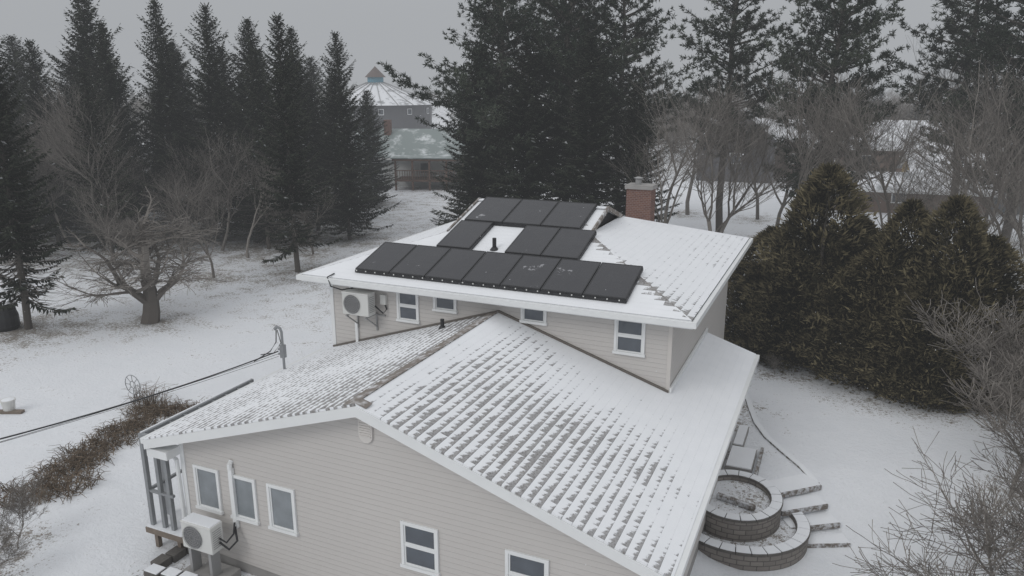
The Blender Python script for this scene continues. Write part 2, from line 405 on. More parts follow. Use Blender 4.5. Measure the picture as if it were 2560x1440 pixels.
for x,y,i,rz,s in ((-8.8,41,0,0,1.),(-5.5,40,1,1,1.),(-3.,44,2,2,1.05),(2.2,41,0,3,1.),(5.5,42,1,4,1.1),(9,44,2,5,1.1),(-39.5,32.8,2,1,1.),(-34.5,27.5,1,2,.55),(-31.2,30.4,0,3,.55),
     (0.5,58,2,1,1.1),(-6,62,0,2,1.),(12,50,0,1,1.1),(-11.5,62,2,4,1.1),(-4,54,0,5,1.),(7,38,0,2,.9),
     (-6.8,47,2,2,.9),(12,33,0,2,1.),(7.5,60,2,1,1.2),(-36,36,1,5,.75),(-43,33,0,4,.8),(-47,31,2,3,.8),
     (-33,35,2,4,.6),(-38,35,0,0,.65),(-46,33,1,2,.7),(-41,34.5,1,1,.6),(-30,37.5,0,2,.5),(-50,30,0,2,.7),(-24.5,52,1,2,.6)):
    T('bare_tree',BT[i],x,y,rz,s)
T('apple_tree',APPLE,-27.9,23.2,.6,1.6,1.4)
for x,y,i,rz,s in ((4.9,21.8,0,0,1.3),(6.3,23.5,1,1,1.35),(6.6,20.,0,2,1.2),(5.6,17.6,0,1,.95),(5.9,24.6,0,2,1.2),(-16.5,9.4,0,1,.40),(-15.9,8.4,1,1,.36),(-1.6,27.6,0,1,.22)):
    T('bare_shrub',SHR[i],x,y,rz,s)
for x,y,i,rz,s,tl in ((4.5,15.6,0,0,.95,(.05,-.5)),(4.1,16.9,1,2,.85,(.0,-.45)),(4.4,14.2,1,4,.8,(-.1,-.55)),(5.0,18.2,0,3,.9,(.0,-.35))):
    T('bare_shrub',NEAR[i],x,y,rz,s,tilt=tl)
RD=[reeds(61,420,1.3,.55,.024,.9),reeds(62,340,1.,.5,.024,.9),reeds(63,120,.8,1.0,.018,.3)]
for x,y,i,rz,s in ((-18.3,11.4,0,.8,1.),(-18.8,12.6,1,1.2,1.),(-19.2,13.8,0,1.3,.9),(-19.5,15,1,1.1,.9),(-19.8,16.1,1,.4,.9),(-18.6,16.6,0,0,.8),(-20.4,16.5,2,0,.9),(-17.2,16.9,1,0,.8),(-16.9,15.8,1,1,.6),(-10.3,10.2,2,0,.35)):
    T('dead_perennial_plants',RD[i],x,y,rz,s,dz=-.02)
random.seed(5);parts=[]
def far(me,x,y,s,sz):
    o=D.objects.new('tree',me);link(o);o.location=(x,y,GZ-.2);o.rotation_euler=(0,0,random.uniform(0,6.3));o.scale=(s,s,sz);parts.append(o)
for k in range(800):
    az=math.radians(random.uniform(-28,74));r=random.choice((random.uniform(105,180),random.uniform(120,420)))
    x,y=-math.sin(az)*r,math.cos(az)*r
    azd=math.degrees(az)
    if 27<azd<38 and r<205: continue
    if r<112 and -15<x<25: continue
    if random.random()<.75: far(random.choice(FB),x,y,random.uniform(.8,1.2),random.uniform(.5,.8))
    else: far(random.choice(FS),x,y,random.uniform(.8,1.1),random.uniform(.5,.72))
group('distant_trees',parts)
# ------------------------------------------------------------------ ground
N=240
def ax(i):
    t=(i/(N-1))*2-1;return math.copysign(abs(t)**2.6,t)*700+t*48
verts=[];lit=[]
for j in range(N):
    for i in range(N):
        x=ax(i)-12;y=ax(j)+24
        verts.append((x,y,gh(x,y)))
        a=0.
        if abs(x)<90 and abs(y)<110:
            for (tx,ty,tr) in litter:
                d2=(x-tx)**2+(y-ty)**2
                if d2<tr*tr*6: a=max(a,math.exp(-d2/(tr*tr)))
            a=max(a,(.12+.53*sm(17,32,y))*sm(-13.5,-19,x)) if x<-13 else a
        else: a=.5
        lit.append(min(1,a))
faces=[(j*N+i,j*N+i+1,(j+1)*N+i+1,(j+1)*N+i) for j in range(N-1) for i in range(N-1)]
me=mesh('ground',verts,faces,M_ground,smooth=True)
at=me.attributes.new('litter','FLOAT','POINT');at.data.foreach_set('value',lit)
obj('ground',me)
# ------------------------------------------------------------------ roof plane helper
def roofplane(name,poly,zf,ufn,vfn,cov,step=.35):
    bm=bmesh.new();vs=[bm.verts.new((x,y,zf(x,y))) for x,y in poly];bm.faces.new(vs)
    xs=[p[0] for p in poly];ys=[p[1] for p in poly]
    x=min(xs)+step
    while x<max(xs):
        bmesh.ops.bisect_plane(bm,geom=bm.verts[:]+bm.edges[:]+bm.faces[:],plane_co=(x,0,0),plane_no=(1,0,0));x+=step
    y=min(ys)+step
    while y<max(ys):
        bmesh.ops.bisect_plane(bm,geom=bm.verts[:]+bm.edges[:]+bm.faces[:],plane_co=(0,y,0),plane_no=(0,1,0));y+=step
    bm.normal_update()
    for f in bm.faces:
        if f.normal.z<0: f.normal_flip()
    uvl=bm.loops.layers.uv.new('UVMap')
    for f in bm.faces:
        for l in f.loops:
            c=l.vert.co;l[uvl].uv=(ufn(c.x,c.y),vfn(c.x,c.y))
    me=D.meshes.new(name);bm.to_mesh(me);bm.free();me.materials.append(M_shingle)
    at=me.attributes.new('cov','FLOAT','POINT')
    at.data.foreach_set('value',[max(0,min(1.3,cov(v.co.x,v.co.y))) for v in me.vertices])
    o=obj(name,me);sd=o.modifiers.new('s','SOLIDIFY');sd.thickness=.04;sd.offset=-1
    return o
house=[]
XR,ZR=-7.63,-5.54
XL,XE=-13.16,-1.81
SL,SR=.32,.33
Y0,YW,YB=10.4,16.6,21.55
zL=lambda x,y:ZR-SL*(XR-x)
zR=lambda x,y:ZR-SR*(x-XR)
def covL(x,y):
    w=XR-x
    return .74-.20*sm(2.2,.3,w)+.12*sm(4.5,5.4,w)-.10*sm(12,10.5,y)
def covR(x,y):
    w=x-XR
    c=.73+.36*sm(4.8,5.6,w)*sm(10.2,12,y)+.35*sm(13.2,16.,y)*sm(1.2,3.2,w)+.5*sm(15.6,17.5,y)+.35*sm(.9,.2,w)
    c-=.15*sm(14.3,11.,y)*sm(4.6,2.8,w)
    c+=.45*sm(.9,.2,abs((16.6-y)))*sm(1,3,w)
    return c
house.append(roofplane('roof_wing_left',[(XL,Y0),(XR,Y0),(XR,YW),(XL,YW)],zL,lambda x,y:y+3,lambda x,y:(XR-x)*1.05+5,covL))
house.append(roofplane('roof_wing_right',[(XR,Y0),(XE,Y0),(XE,YW),(XR,YW)],zR,lambda x,y:y+30,lambda x,y:(x-XR)*1.053,covR))
house.append(roofplane('roof_skirt',[(-3.3,YW),(XE,YW),(XE,YB),(-3.3,YB)],zR,lambda x,y:y+30,lambda x,y:(x-XR)*1.053,covR))
A0,A1,B0,B1=-13.3,-2.75,16.1,26.2
ZE=-5.0;S=.30;YM=(B0+B1)/2;RL,RR=-10.35,-6.25
zF=lambda x,y:ZE+S*(y-B0)
zB=lambda x,y:ZE+S*(B1-y)
zRt=lambda x,y:ZE+S*(A1-x)
zLt=lambda x,y:ZE+S*(x-A0)
hz=A1-RR
def covF(x,y):
    d=abs((A1-x)-(y-B0));return 1.2-.95*sm(.30,.1,d)*sm(.3,1.5,y-B0+.6)*(1 if noise.noise(Vector((x*1.3,y,0)))>-.12 else .2)
def covRt(x,y):
    d=abs((A1-x)-(y-B0));d2=sm(2.6,0,A1-x)
    return 1.10-.16*d2-.4*sm(.28,.08,d)-.10*sm(19,16.5,y)
def covLt(x,y):
    d=abs((x-A0)-(y-B0));return .95-.5*sm(.35,.1,d)-.35*sm(2.0,3.2,x-A0)
hl=RL-A0
house.append(roofplane('roof_main_front',[(A0,B0),(A1,B0),(RR,B0+hz),(RR,YM),(RL,YM),(RL,B0+hl)],zF,lambda x,y:x+40,lambda x,y:(B1-y)*1.044,covF))
house.append(roofplane('roof_main_back',[(A0,B1),(RL,B1-hl),(RL,YM),(RR,YM),(RR,B1-hz),(A1,B1)],zB,lambda x,y:x+40,lambda x,y:(y)*1.044,covF))
house.append(roofplane('roof_main_right',[(A1,B0),(A1,B1),(RR,B1-hz),(RR,B0+hz)],zRt,lambda x,y:y+9,lambda x,y:(x+20)*1.044,covRt))
house.append(roofplane('roof_main_left',[(A0,B0),(RL,B0+hl),(RL,B1-hl),(A0,B1)],zLt,lambda x,y:y+9,lambda x,y:(3-x)*1.044,covLt))
b=MB()
zb=zRt(RR,0)
b.poly([(RR-.12,B0+hz,zb-.03),(RR-.12,B1-hz,zb-.03),(RR-.12,YM,zF(0,YM)-.05)],0)
zb=zLt(RL,0)
b.poly([(RL+.12,B0+hl,zb-.03),(RL+.12,B1-hl,zb-.03),(RL+.12,YM,zF(0,YM)-.05)],0)
for X,hh,dx in ((RR,hz,.03),(RL,hl,-.03)):
    for ys,ye in ((B0+hh,YM),(B1-hh,YM)):
        b.beam((X+dx,ys,zF(0,B0+hh)-.02),(X+dx,YM,zF(0,YM)-.0),.05,.13,1)
b.beam((RL,YM,zF(0,YM)+.01),(RR,YM,zF(0,YM)+.01),.28,.03,2)
for k in range(34):
    y=Y0+.01+k*.182
    b.beam((XR-.14,y,ZR-.045*1.0+.012),(XR-.14,y+.2,ZR-.045+.03),.30,.012,3,up=(-.3,0,1))
    if k<1: b.beam((XR+.11,y,ZR-.022),(XR+.11,y+.2,ZR-.005),.24,.012,3,up=(.3,0,1))
house.append(b.make('gablets_and_ridge',[M_dark,M_cap,M_snow,M_cap]))
b=MB()
for (xa,za,xb) in ((XL,zL(XL,0),XR),(XE,zR(XE,0),XR)):
    b.prism([(xa,Y0-.02,za-.045),(xb,Y0-.02,ZR-.045),(xb,Y0-.02,ZR-.25),(xa,Y0-.02,za-.25)],(0,.03,0),0)
b.prism([(XL,Y0+.015,zL(XL,0)-.2),(XR,Y0+.015,ZR-.2),(XE,Y0+.015,zR(XE,0)-.2),(XE,Y0+.015,zR(XE,0)-.225),(XR,Y0+.015,ZR-.225),(XL,Y0+.015,zL(XL,0)-.225)],(0,.38,0),0)
b.box((XE-.55,Y0+.02,zR(XE,0)-.42),(XE-.02,10.79,zR(XE,0)-.23),0)
b.box((XL+.02,Y0+.02,zL(XL,0)-.42),(XL+.6,10.79,zL(XL,0)-.23),0)
def gutter(x0,x1,y0,y1,z):
    b.box((x0,y0,z-.17),(x1,y1,z-.045),0)
gutter(XE-.01,XE+.10,Y0,YB,zR(XE,0)+.03)
gutter(XL-.10,XL+.01,Y0,YW,zL(XL,0)+.03)
b.box((XE-.5,10.8,zR(XE,0)-.20),(XE-.012,YB-.02,zR(XE,0)-.17),0)
b.prism([(XE,YB,zR(XE,0)-.045),(-3.27,YB,zR(-3.27,0)-.045),(-3.27,YB,zR(-3.27,0)-.22),(XE,YB,zR(XE,0)-.22)],(0,.03,0),0)
z0,z1=ZE-.20,ZE-.042
b.box((A0-.03,B0-.03,z0),(A1+.03,B0+.0,z1),0);b.box((A0-.03,B1,z0),(A1+.03,B1+.03,z1),0)
b.box((A0-.03,B0+.001,z0),(A0,B1-.001,z1),0);b.box((A1,B0+.001,z0),(A1+.03,B1-.001,z1),0)
b.box((A0-.12,B0-.13,z0+.05),(A1+.12,B0-.032,z1+.025),0)
b.box((A1+.032,B0-.03,z0+.05),(A1+.12,B1+.1,z1+.025),0);b.box((A0-.12,B0-.03,z0+.05),(A0-.032,B1+.1,z1+.025),0)
b.box((A0+.001,B0+.001,z0-.001),(A1-.001,B1-.001,z0+.02),0)
house.append(b.make('fascia_gutters_soffit',[M_white]))
WX0,WX1,WY=-12.56,-2.28,10.8
MX0,MX1,MY0,MY1=-12.78,-3.27,16.6,25.7
SB=-9.95
b=MB()
b.prism([(WX0,WY,SB),(WX1,WY,SB-.5),(WX1,WY,zR(WX1,0)-.10),(XR,WY,ZR-.12),(WX0,WY,zL(WX0,0)-.1)],(0,5.78,0),0)
b.box((WX1-1.,16.58,SB-.5),(WX1,21.3,-7.36),0)
b.box((MX0,MY0,SB-.3),(MX1,MY1,ZE-.19),0)
house.append(b.make('walls',[M_siding]))
b=MB()
b.box((WX0+.03,WY+.03,-11.4),(WX1-.03,21.2,SB+.01),0);b.box((MX0+.03,MY0+.1,-11.4),(MX1-.03,MY1-.03,SB-.2),0)
house.append(b.make('foundation',[M_concrete]))
b=MB()
b.box((WX0-.02,WY-.022,SB),(WX0+.09,WY+.09,zL(WX0,0)-.14),0)
b.box((WX1-.09,WY-.022,SB-.5),(WX1+.02,WY+.09,zR(WX1,0)-.14),0)
b.box((MX0-.02,MY0-.02,SB-.3),(MX0+.09,MY0+.09,z0-.002),0)
b.beam((MX1+.04,MY0-.02,zR(MX1,0)+.06),(MX1+.04,YB,zR(MX1,0)+.06),.05,.12,0)
house.append(b.make('corner_trim',[M_white]))
b=MB();b.box((MX1-.07,MY0-.02,-9.),(MX1+.02,MY0+.07,z0-.002),0)
house.append(b.make('corner_post',[simple('beige_trim',(.56,.53,.50),.5,.05)]))
b=MB()
b.beam((XR,MY0-.03,ZR+.03),(MX1,MY0-.03,zR(MX1,0)+.03),.05,.05,0);b.beam((XR,MY0-.03,ZR+.03),(MX0,MY0-.03,zL(MX0,0)+.03),.05,.05,0)
house.append(b.make('flashing',[simple('flashing_brown',(.13,.115,.10),.6)]))
def window(x0,x1,z0,z1,y,dh=True,gl=None,name='window'):
    b=MB();w=.06
    b.box((x0,y-.045,z0),(x0+w,y-.001,z1),0);b.box((x1-w,y-.045,z0),(x1,y-.001,z1),0)
    b.box((x0+w,y-.045,z1-w),(x1-w,y-.001,z1),0);b.box((x0-.02,y-.075,z0-.02),(x1+.02,y-.001,z0+.045),0)
    xa,xb,za,zb=x0+w,x1-w,z0+.045,z1-w
    s=.03
    if dh:
        zm=(za+zb)/2
        b.box((xa,y-.03,zm-.018),(xb,y-.001,zm+.018),0)
        segs=((za,zm-.018),(zm+.018,zb))
    else: segs=((za,zb),)
    for a,c in segs:
        b.box((xa,y-.022,a),(xa+s,y-.001,c),0);b.box((xb-s,y-.022,a),(xb,y-.001,c),0)
        b.box((xa+s,y-.022,a),(xb-s,y-.001,a+s),0);b.box((xa+s,y-.022,c-s),(xb-s,y-.001,c),0)
        b.box((xa+s,y-.010,a+s),(xb-s,y-.002,c-s),1)
    house.append(b.make(name,[M_white,gl or M_glass]))
zt,zb_=-7.9,-8.92
window(-12.22,-11.52,zb_,zt,WY,False,M_blind);window(-11.23,-10.53,zb_,zt,WY,False,M_blind);window(-10.22,-9.52,zb_,zt,WY,False,M_blind)
window(-7.02,-6.22,zb_,zt-.06,WY);window(-4.85,-4.02,zb_,zt-.09,WY)
window(-10.62,-9.95,-6.12,-5.25,MY0);window(-4.62,-3.88,-6.16,-5.25,MY0)
window(-9.5,-8.82,-5.70,-5.25,MY0,False);window(-7.02,-6.34,-5.70,-5.25,MY0,False)
b=MB()
b.box((-7.85,WY-.05,-6.34),(-7.55,WY-.001,-5.95),0)
b.tube([(-7.70,WY-.046,-6.34),(-7.70,WY-.001,-6.34)],.149,0,20)
for k in range(8): b.box((-7.82,WY-.062,-6.36+k*.05),(-7.58,WY-.047,-6.335+k*.05),0)
house.append(b.make('gable_vent',[simple('vent_beige',(.60,.57,.54),.5)]))
b=MB()
b.tube([(-8.54,18.3,-4.4),(-8.54,18.3,-4.03)],.055,0,12);b.tube([(-8.54,18.3,-4.36),(-8.54,18.3,-4.28)],[.13,.07],0,12)
b.tube([(-8.93,16.,-6.05),(-8.93,16.,-5.72)],.05,0,12);b.tube([(-8.93,16.,-6.0),(-8.93,16.,-5.9)],[.12,.06],0,12)
house.append(b.make('vent_pipes',[M_black]))
b=MB()
cx,cy=-5.95,23.9
b.box((cx-.4,cy-.3,-4.6),(cx+.4,cy+.3,-3.22),0)
b.box((cx-.45,cy-.35,-3.22),(cx+.45,cy+.35,-3.12),1)
b.box((cx-.44,cy-.34,-3.121),(cx+.44,cy+.34,-3.10),1)
b.tube([(cx-.1,cy,-3.12),(cx-.1,cy,-2.92)],.1,2,12);b.tube([(cx-.1,cy,-2.90),(cx-.1,cy,-2.86)],[.16,.05],2,12)
house.append(b.make('chimney',[M_brick,M_concrete,M_grill,M_snow]))
# ------------------------------------------------------------------ solar panels
def zpan(y): return ZE+S*(y-B0)+.13
def panel(x0,x1,y0,y1):
    b=MB();g=.012;x0+=g;x1-=g;y0+=g;y1-=g;th=.04
    def P(x,y,o): return (x,y,zpan(y)+o)
    fw=.03
    for (a,bb,c,d) in ((x0,x1,y0,y0+fw),(x0,x1,y1-fw,y1),(x0,x0+fw,y0+fw,y1-fw),(x1-fw,x1,y0+fw,y1-fw)):
        b.prism([P(a,c,.0),P(bb,c,.0),P(bb,d,.0),P(a,d,.0)],(0,0,-th),0)
    b.prism([P(x0+fw,y0+fw,-.004),P(x1-fw,y0+fw,-.004),P(x1-fw,y1-fw,-.004),P(x0+fw,y1-fw,-.004)],(0,0,-.02),1)
    for x in (x0+.2,x1-.2):
        for y in (y0+.3,y1-.3): b.prism([P(x,y,-.125),P(x+.05,y,-.125),P(x+.05,y+.05,-.125),P(x,y+.05,-.125)],(0,0,.084),2)
    return b.make('panel',[M_black,M_solar,M_grill])
parts=[]
w=(11.8-4.32)/7
for k in range(7): parts.append(panel(-11.8+k*w,-11.8+(k+1)*w,16.42,17.93))
w=4.14/4
for k in (0,2,3): parts.append(panel(-10.18+k*w,-10.18+(k+1)*w,17.98,19.53))
for a,c in ((-10.12,-8.9),(-8.9,-7.72),(-7.72,-6.54)): parts.append(panel(a,c,19.58,21.13))
b=MB()
for yy,xa,xb in ((16.42,-11.8,-4.32),(17.98,-10.18,-9.15),(17.98,-8.1,-6.04),(19.58,-10.12,-6.54)):
    b.beam((xa,yy+.3,zpan(yy+.3)-.065),(xb,yy+.3,zpan(yy+.3)-.065),.04,.04,0);b.beam((xa,yy+1.2,zpan(yy+1.2)-.065),(xb,yy+1.2,zpan(yy+1.2)-.065),.04,.04,0)
    b.beam((xa,yy+.01,zpan(yy)-.075),(xb,yy+.01,zpan(yy)-.075),.015,.07,0)
for (x,ya,yb) in ((-4.33,16.42,17.93),(-6.05,17.98,19.53),(-6.55,19.58,21.13),(-9.15,17.98,19.53)):
    b.beam((x,ya,zpan(ya)-.075),(x,yb,zpan(yb)-.075),.015,.08,0)
for k in range(26):
    x=-11.75+k*.29;b.box((x,16.40,zpan(16.4)-.06),(x+.03,16.412,zpan(16.4)-.03),1)
parts.append(b.make('mounting_rails',[M_black,M_acw]))
group('solar_panel_array',parts)
# ------------------------------------------------------------------ heat pumps
def heatpump(x,y,z,w=.82,h=.62,d=.34):
    b=MB();b.box((x,y,z),(x+w,y+d,z+h),0);b.box((x-.012,y-.012,z+h-.04),(x+w+.012,y+d+.0,z+h+.006),0)
    o=b.make('case',[M_acw],bevel=.015)
    g=MB();cx,cz=x+w*.38,z+h*.49
    g.tube([(cx,y-.004,cz),(cx,y-.010,cz)],h*.41,2,32)
    for r in (.12,.2,.28,.36,.42):
        pts=[(cx+math.cos(t*math.pi/12)*h*r,y-.022,cz+math.sin(t*math.pi/12)*h*r) for t in range(25)]
        g.tube(pts,.005,1,5,False)
    for t in range(12):
        a=t*math.pi/6+.01;g.tube([(cx+.04*math.cos(a),y-.02,cz+.04*math.sin(a)),(cx+math.cos(a)*h*.42,y-.02,cz+math.sin(a)*h*.42)],.004,1,4,False)
    for k in range(9): g.box((x+w-.005,y+.05,z+.1+k*.05),(x+w+.006,y+d-.06,z+.115+k*.05),1)
    return [o,g.make('fan_grill',[M_acw,M_grill,simple('fan_dark',(.16,.16,.165),.6)])]
p=heatpump(-12.08,10.15,-9.5)
b=MB()
b.box((-12.0,10.2,-10.25),(-11.93,10.45,-9.5),0);b.box((-11.45,10.2,-10.25),(-11.38,10.45,-9.5),0)
b.box((-12.2,10.0,-10.3),(-11.1,10.7,-10.12),1)
b.tube([(-11.24,10.35,-9.3),(-11.05,10.4,-9.45),(-11.0,10.6,-9.35),(-11.13,10.7,-9.1)],.025,2,8)
b.tube([(-11.24,10.35,-9.2),(-11.1,10.4,-9.3),(-11.08,10.6,-9.2),(-11.13,10.7,-9.0)],.02,2,8)
p.append(b.make('stand_and_lines',[M_grill,M_concrete,M_black]))
b=MB();b.box((-11.19,10.72,-9.15),(-11.09,10.795,-7.75),0);b.tube([(-11.14,10.74,-7.76),(-11.14,10.74,-7.66),(-11.14,10.80,-7.6)],.055,0,10)
p.append(b.make('line_cover',[M_white]));b=MB();b.box((-12.06,10.17,-8.878),(-11.28,10.48,-8.86));p.append(b.make('snow_cap',[M_snow],bevel=.005))
group('heat_pump',p)
p=heatpump(-12.02,16.08,-5.98)
b=MB()
for x in (-11.9,-11.28):
    b.beam((x,16.05,-6.01),(x,16.59,-6.01),.04,.04,0);b.beam((x,16.1,-6.03),(x,16.59,-6.4),.03,.03,0);b.box((x-.02,16.56,-6.5),(x+.02,16.595,-6.0),0)
b.beam((-12.05,16.575,-6.05),(-11.0,16.575,-6.05),.04,.03,0)
b.tube([(-11.2,16.4,-5.75),(-10.98,16.45,-5.95),(-10.93,16.55,-5.85),(-11.05,16.57,-5.6)],.022,1,8)
b.box((-11.1,16.5,-5.72),(-10.93,16.595,-5.45),2)
b.box((-11.98,16.53,-7.05),(-11.9,16.595,-6.3),3);b.box((-12.1,16.53,-5.45),(-12.02,16.595,-5.2),3)
b.tube([(-12.35,16.25,-4.93),(-12.4,16.0,-4.98),(-12.25,15.93,-5.2),(-12.1,16.2,-5.35),(-11.95,16.5,-5.35)],.018,1,6)
p.append(b.make('brackets_lines',[M_grill,M_black,M_acw,M_white]))
group('heat_pump',p)
b=MB()
b.tube([(XL-.03,10.7,-7.5),(XL+.2,10.72,-7.68),(WX0-.07,10.72,-7.85),(WX0-.06,10.74,-9.9)],.045,0,8)
house.append(b.make('downspout',[M_white]))
group('beige_two_storey_house',house)
# ------------------------------------------------------------------ porch frame
b=MB();PX=-13.62
for x,y in ((PX,10.73),(PX,12.2),(PX,13.7),(PX+.35,10.75),(PX+.62,10.75),(PX,11.2)):
    b.box((x-.045,y-.045,-9.75),(x+.045,y+.045,-7.5),0)
b.box((PX-.05,10.68,-7.5),(PX+.05,14.2,-7.42),0);b.box((PX+.28,10.9,-7.5),(PX+.34,14.1,-7.44),0)
b.box((PX+.055,10.68,-7.5),(PX+.75,10.76,-7.42),0)
for k in range(8): b.box((PX+.051,11.+k*.43,-7.49),(PX+.279,11.05+k*.43,-7.45),0)
b.box((PX-.05,10.70,-8.85),(PX+.02,14.1,-8.79),0);b.box((PX-.03,10.70,-8.85),(PX+.75,10.77,-8.79),0)
b.box((PX-.12,10.6,-9.85),(WX0-.03,14.2,-9.72),1)
for x,y in ((PX,10.8),(PX,13.9),(PX+.7,10.8)): b.box((x-.05,y-.05,-10.4),(x+.05,y+.05,-9.851),1)
b.box((PX-.1,10.62,-9.719),(WX0-.1,14.1,-9.69),2)
b.box((PX-.03,10.72,-7.419),(PX+.01,14.15,-7.40),2)
group('porch',[b.make('frame',[M_post,M_wood,M_snow])])
b=MB()
mx,my=-13.05,14.8
b.tube([(mx,my,-7.9),(mx,my,-6.25),(mx-.02,my-.02,-6.14),(mx-.1,my-.05,-6.1),(mx-.16,my-.06,-6.17)],[.035,.035,.035,.05,.045],0,10)
b.tube([(mx,my,-7.42),(mx,my,-7.3)],[.1,.05],0,10)
for z in (-6.72,-6.85): b.tube([(mx-.12,my-.04,z),(mx+.02,my,z)],.03,0,8)
b.box((mx-.06,my-.06,-6.95),(mx+.06,my+.06,-6.6),0)
mast=b.make('mast',[M_post])
b=MB()
b.tube([(mx-.12,my-.06,-6.2),(mx-.1,my-.12,-6.5),(mx-.25,my-.2,-6.75),(mx-.5,my-.55,-6.95),(mx-.35,my-.35,-6.85)],.014,0,6)
b.tube([(mx-.12,my-.02,-6.2),(mx+.06,my-.12,-6.5),(mx-.18,my-.15,-6.8),(mx-.4,my-.4,-6.8)],.012,0,6)
def wire(p,q,sag,r,n=16):
    p=Vector(p);q=Vector(q);b.tube([p.lerp(q,i/n)-Vector((0,0,sag*4*(i/n)*(1-i/n))) for i in range(n+1)],r,0,5)
wire((mx-.12,my-.05,-6.78),(-14.6,3.5,-5.75),.28,.017)
wire((mx-.12,my-.05,-6.85),(-15.1,3.5,-6.2),.15,.006)
wire((mx-.12,my-.05,-6.92),(-16.2,3.5,-6.6),.15,.005)
group('service_mast',[mast,b.make('wires',[M_black])])
# ------------------------------------------------------------------ retaining walls, steps, path
M_block=NT('retaining_block');g=M_block.geo()
uvn=M_block.add('ShaderNodeUVMap').outputs[0]
_b=M_block.add('ShaderNodeTexBrick');M_block.l(uvn,_b.inputs[0]);_b.inputs['Scale'].default_value=1.;_b.inputs['Brick Width'].default_value=.3;_b.inputs['Row Height'].default_value=.13;_b.inputs['Mortar Size'].default_value=.012
_b.inputs['Color1'].default_value=(.25,.225,.20,1);_b.inputs['Color2'].default_value=(.17,.15,.135,1);_b.inputs['Mortar'].default_value=(.06,.055,.05,1)
nn=M_block.noise(10,5,g,.7);M_block.col(M_block.mix(M_block.math('MULTIPLY',nn,.5),_b.outputs[0],(.30,.28,.26)));M_block.bump(M_block.math('SUBTRACT',nn,_b.outputs[1]),.8,.03)
M_block.p.inputs['Roughness'].default_value=.9;M_block=M_block.mat
def ringwall(cx,cy,rx,ry,z0,z1,a0=-150,a1=150,w=.3,stones=22):
    bm=bmesh.new();uv=bm.loops.layers.uv.new('UVMap')
    n=stones*4;rows=[]
    for i in range(n+1):
        t=math.radians(a0+(a1-a0)*i/n);c,s=math.cos(t),math.sin(t)
        rows.append([bm.verts.new((cx+(rx-o)*c,cy+(ry-o)*s,z)) for o,z in ((0,z0),(0,z1-.07),(w,z1-.07),(w,z0))])
    L=abs(math.radians(a1-a0))*(rx+ry)/2
    for i in range(n):
        for k in range(3):
            f=bm.faces.new((rows[i][k],rows[i+1][k],rows[i+1][k+1],rows[i][k+1]))
            for l in f.loops:
                ii=i if l.vert in rows[i] else i+1
                l[uv].uv=(ii/n*L,l.vert.co.z)
    bmesh.ops.recalc_face_normals(bm,faces=bm.faces)
    me=D.meshes.new('blocks');bm.to_mesh(me);bm.free();me.materials.append(M_block);o1=obj('blocks',me)
    b=MB();random.seed(3)
    for k in range(stones):
        ta=math.radians(a0+(a1-a0)*(k+.03)/stones);tb=math.radians(a0+(a1-a0)*(k+.97)/stones);ov=.03
        q=lambda t,o,z:(cx+(rx+o)*math.cos(t),cy+(ry+o)*math.sin(t),z)
        z=z1-.07+random.uniform(0,.008);tm=(ta+tb)/2
        b.prism([q(ta,ov,z),q(tm,ov,z),q(tb,ov,z),q(tb,-w,z),q(tm,-w,z),q(ta,-w,z)],(0,0,.06),0)
        z+=.0601
        b.prism([q(ta,ov-.02,z),q(tm,ov-.02,z),q(tb,ov-.02,z),q(tb,-w+.02,z),q(tm,-w+.02,z),q(ta,-w+.02,z)],(0,0,.02),1)
    o2=b.make('capstones',[M_block,M_snow],bevel=.006)
    fv=[(cx,cy,z1-.10)]+[(cx+(rx-w*.8)*math.cos(2*math.pi*i/40),cy+(ry-w*.8)*math.sin(2*math.pi*i/40),z1-.16) for i in range(40)]
    me=mesh('fill',fv,[(0,i+1,(i+1)%40+1) for i in range(40)],M_ground)
    at=me.attributes.new('litter','FLOAT','POINT');at.data.foreach_set('value',[.6]*41)
    return group('retaining_wall',[o1,o2,obj('fill',me)])
ringwall(-1.62,17.95,1.72,1.62,-11.15,-10.58,-170,100)
ringwall(-1.72,18.2,1.12,1.25,-10.9,-10.12,-170,170,.27,18)
b=MB()
steps=[((-.78,18.95,-10.36),(.25,19.9,-10.36)),((-.6,18.45,-10.55),(.45,19.3,-10.55)),((-.35,18.15,-10.78),(.78,18.9,-10.78)),((-.3,17.75,-11.0),(1.05,18.4,-11.0))]
for i,(p,q) in enumerate(steps):
    p=Vector(p);q=Vector(q);d=(q-p).normalized();nrm=Vector((-d.y,d.x,0))
    b.beam(p,q,.10,.13,0)
    dz=Vector((0,0,.072))
    b.prism([p-nrm*.01+dz,q-nrm*.01+dz,q+nrm*.62+dz,p+nrm*.62+dz],(0,0,-.006),1)
    b.prism([p+nrm*.055+dz*.9,q+nrm*.055+dz*.9,q+nrm*.61+dz*.9,p+nrm*.61+dz*.9],(0,0,-.3),1)
group('garden_steps',[b.make('timbers_and_treads',[M_timber,M_snow])])
b=MB()
pts=[(-2.9,26.3),(-2.45,25.6),(-2.2,24.8),(-2.0,24),(-1.75,23.1),(-1.35,22.2),(-.8,21.4),(-.3,20.7),(.15,20.)]
for (x0,y0),(x1,y1) in zip(pts,pts[1:]):
    b.beam((x0,y0,gh(x0,y0)+.005),(x1,y1,gh(x1,y1)+.005),.17,.09,0)
    b.beam((x0,y0,gh(x0,y0)+.058),(x1,y1,gh(x1,y1)+.058),.16,.016,1)
group('garden_edging',[b.make('edging',[M_timber,M_snow])])
b=MB()
b.box((-2.2,19.6,-10.4),(-1.5,20.9,-10.12),0);b.box((-2.18,19.62,-10.119),(-1.52,20.88,-10.09),1)
b.box((-1.42,19.5,-10.42),(-1.34,21.2,-10.15),2)
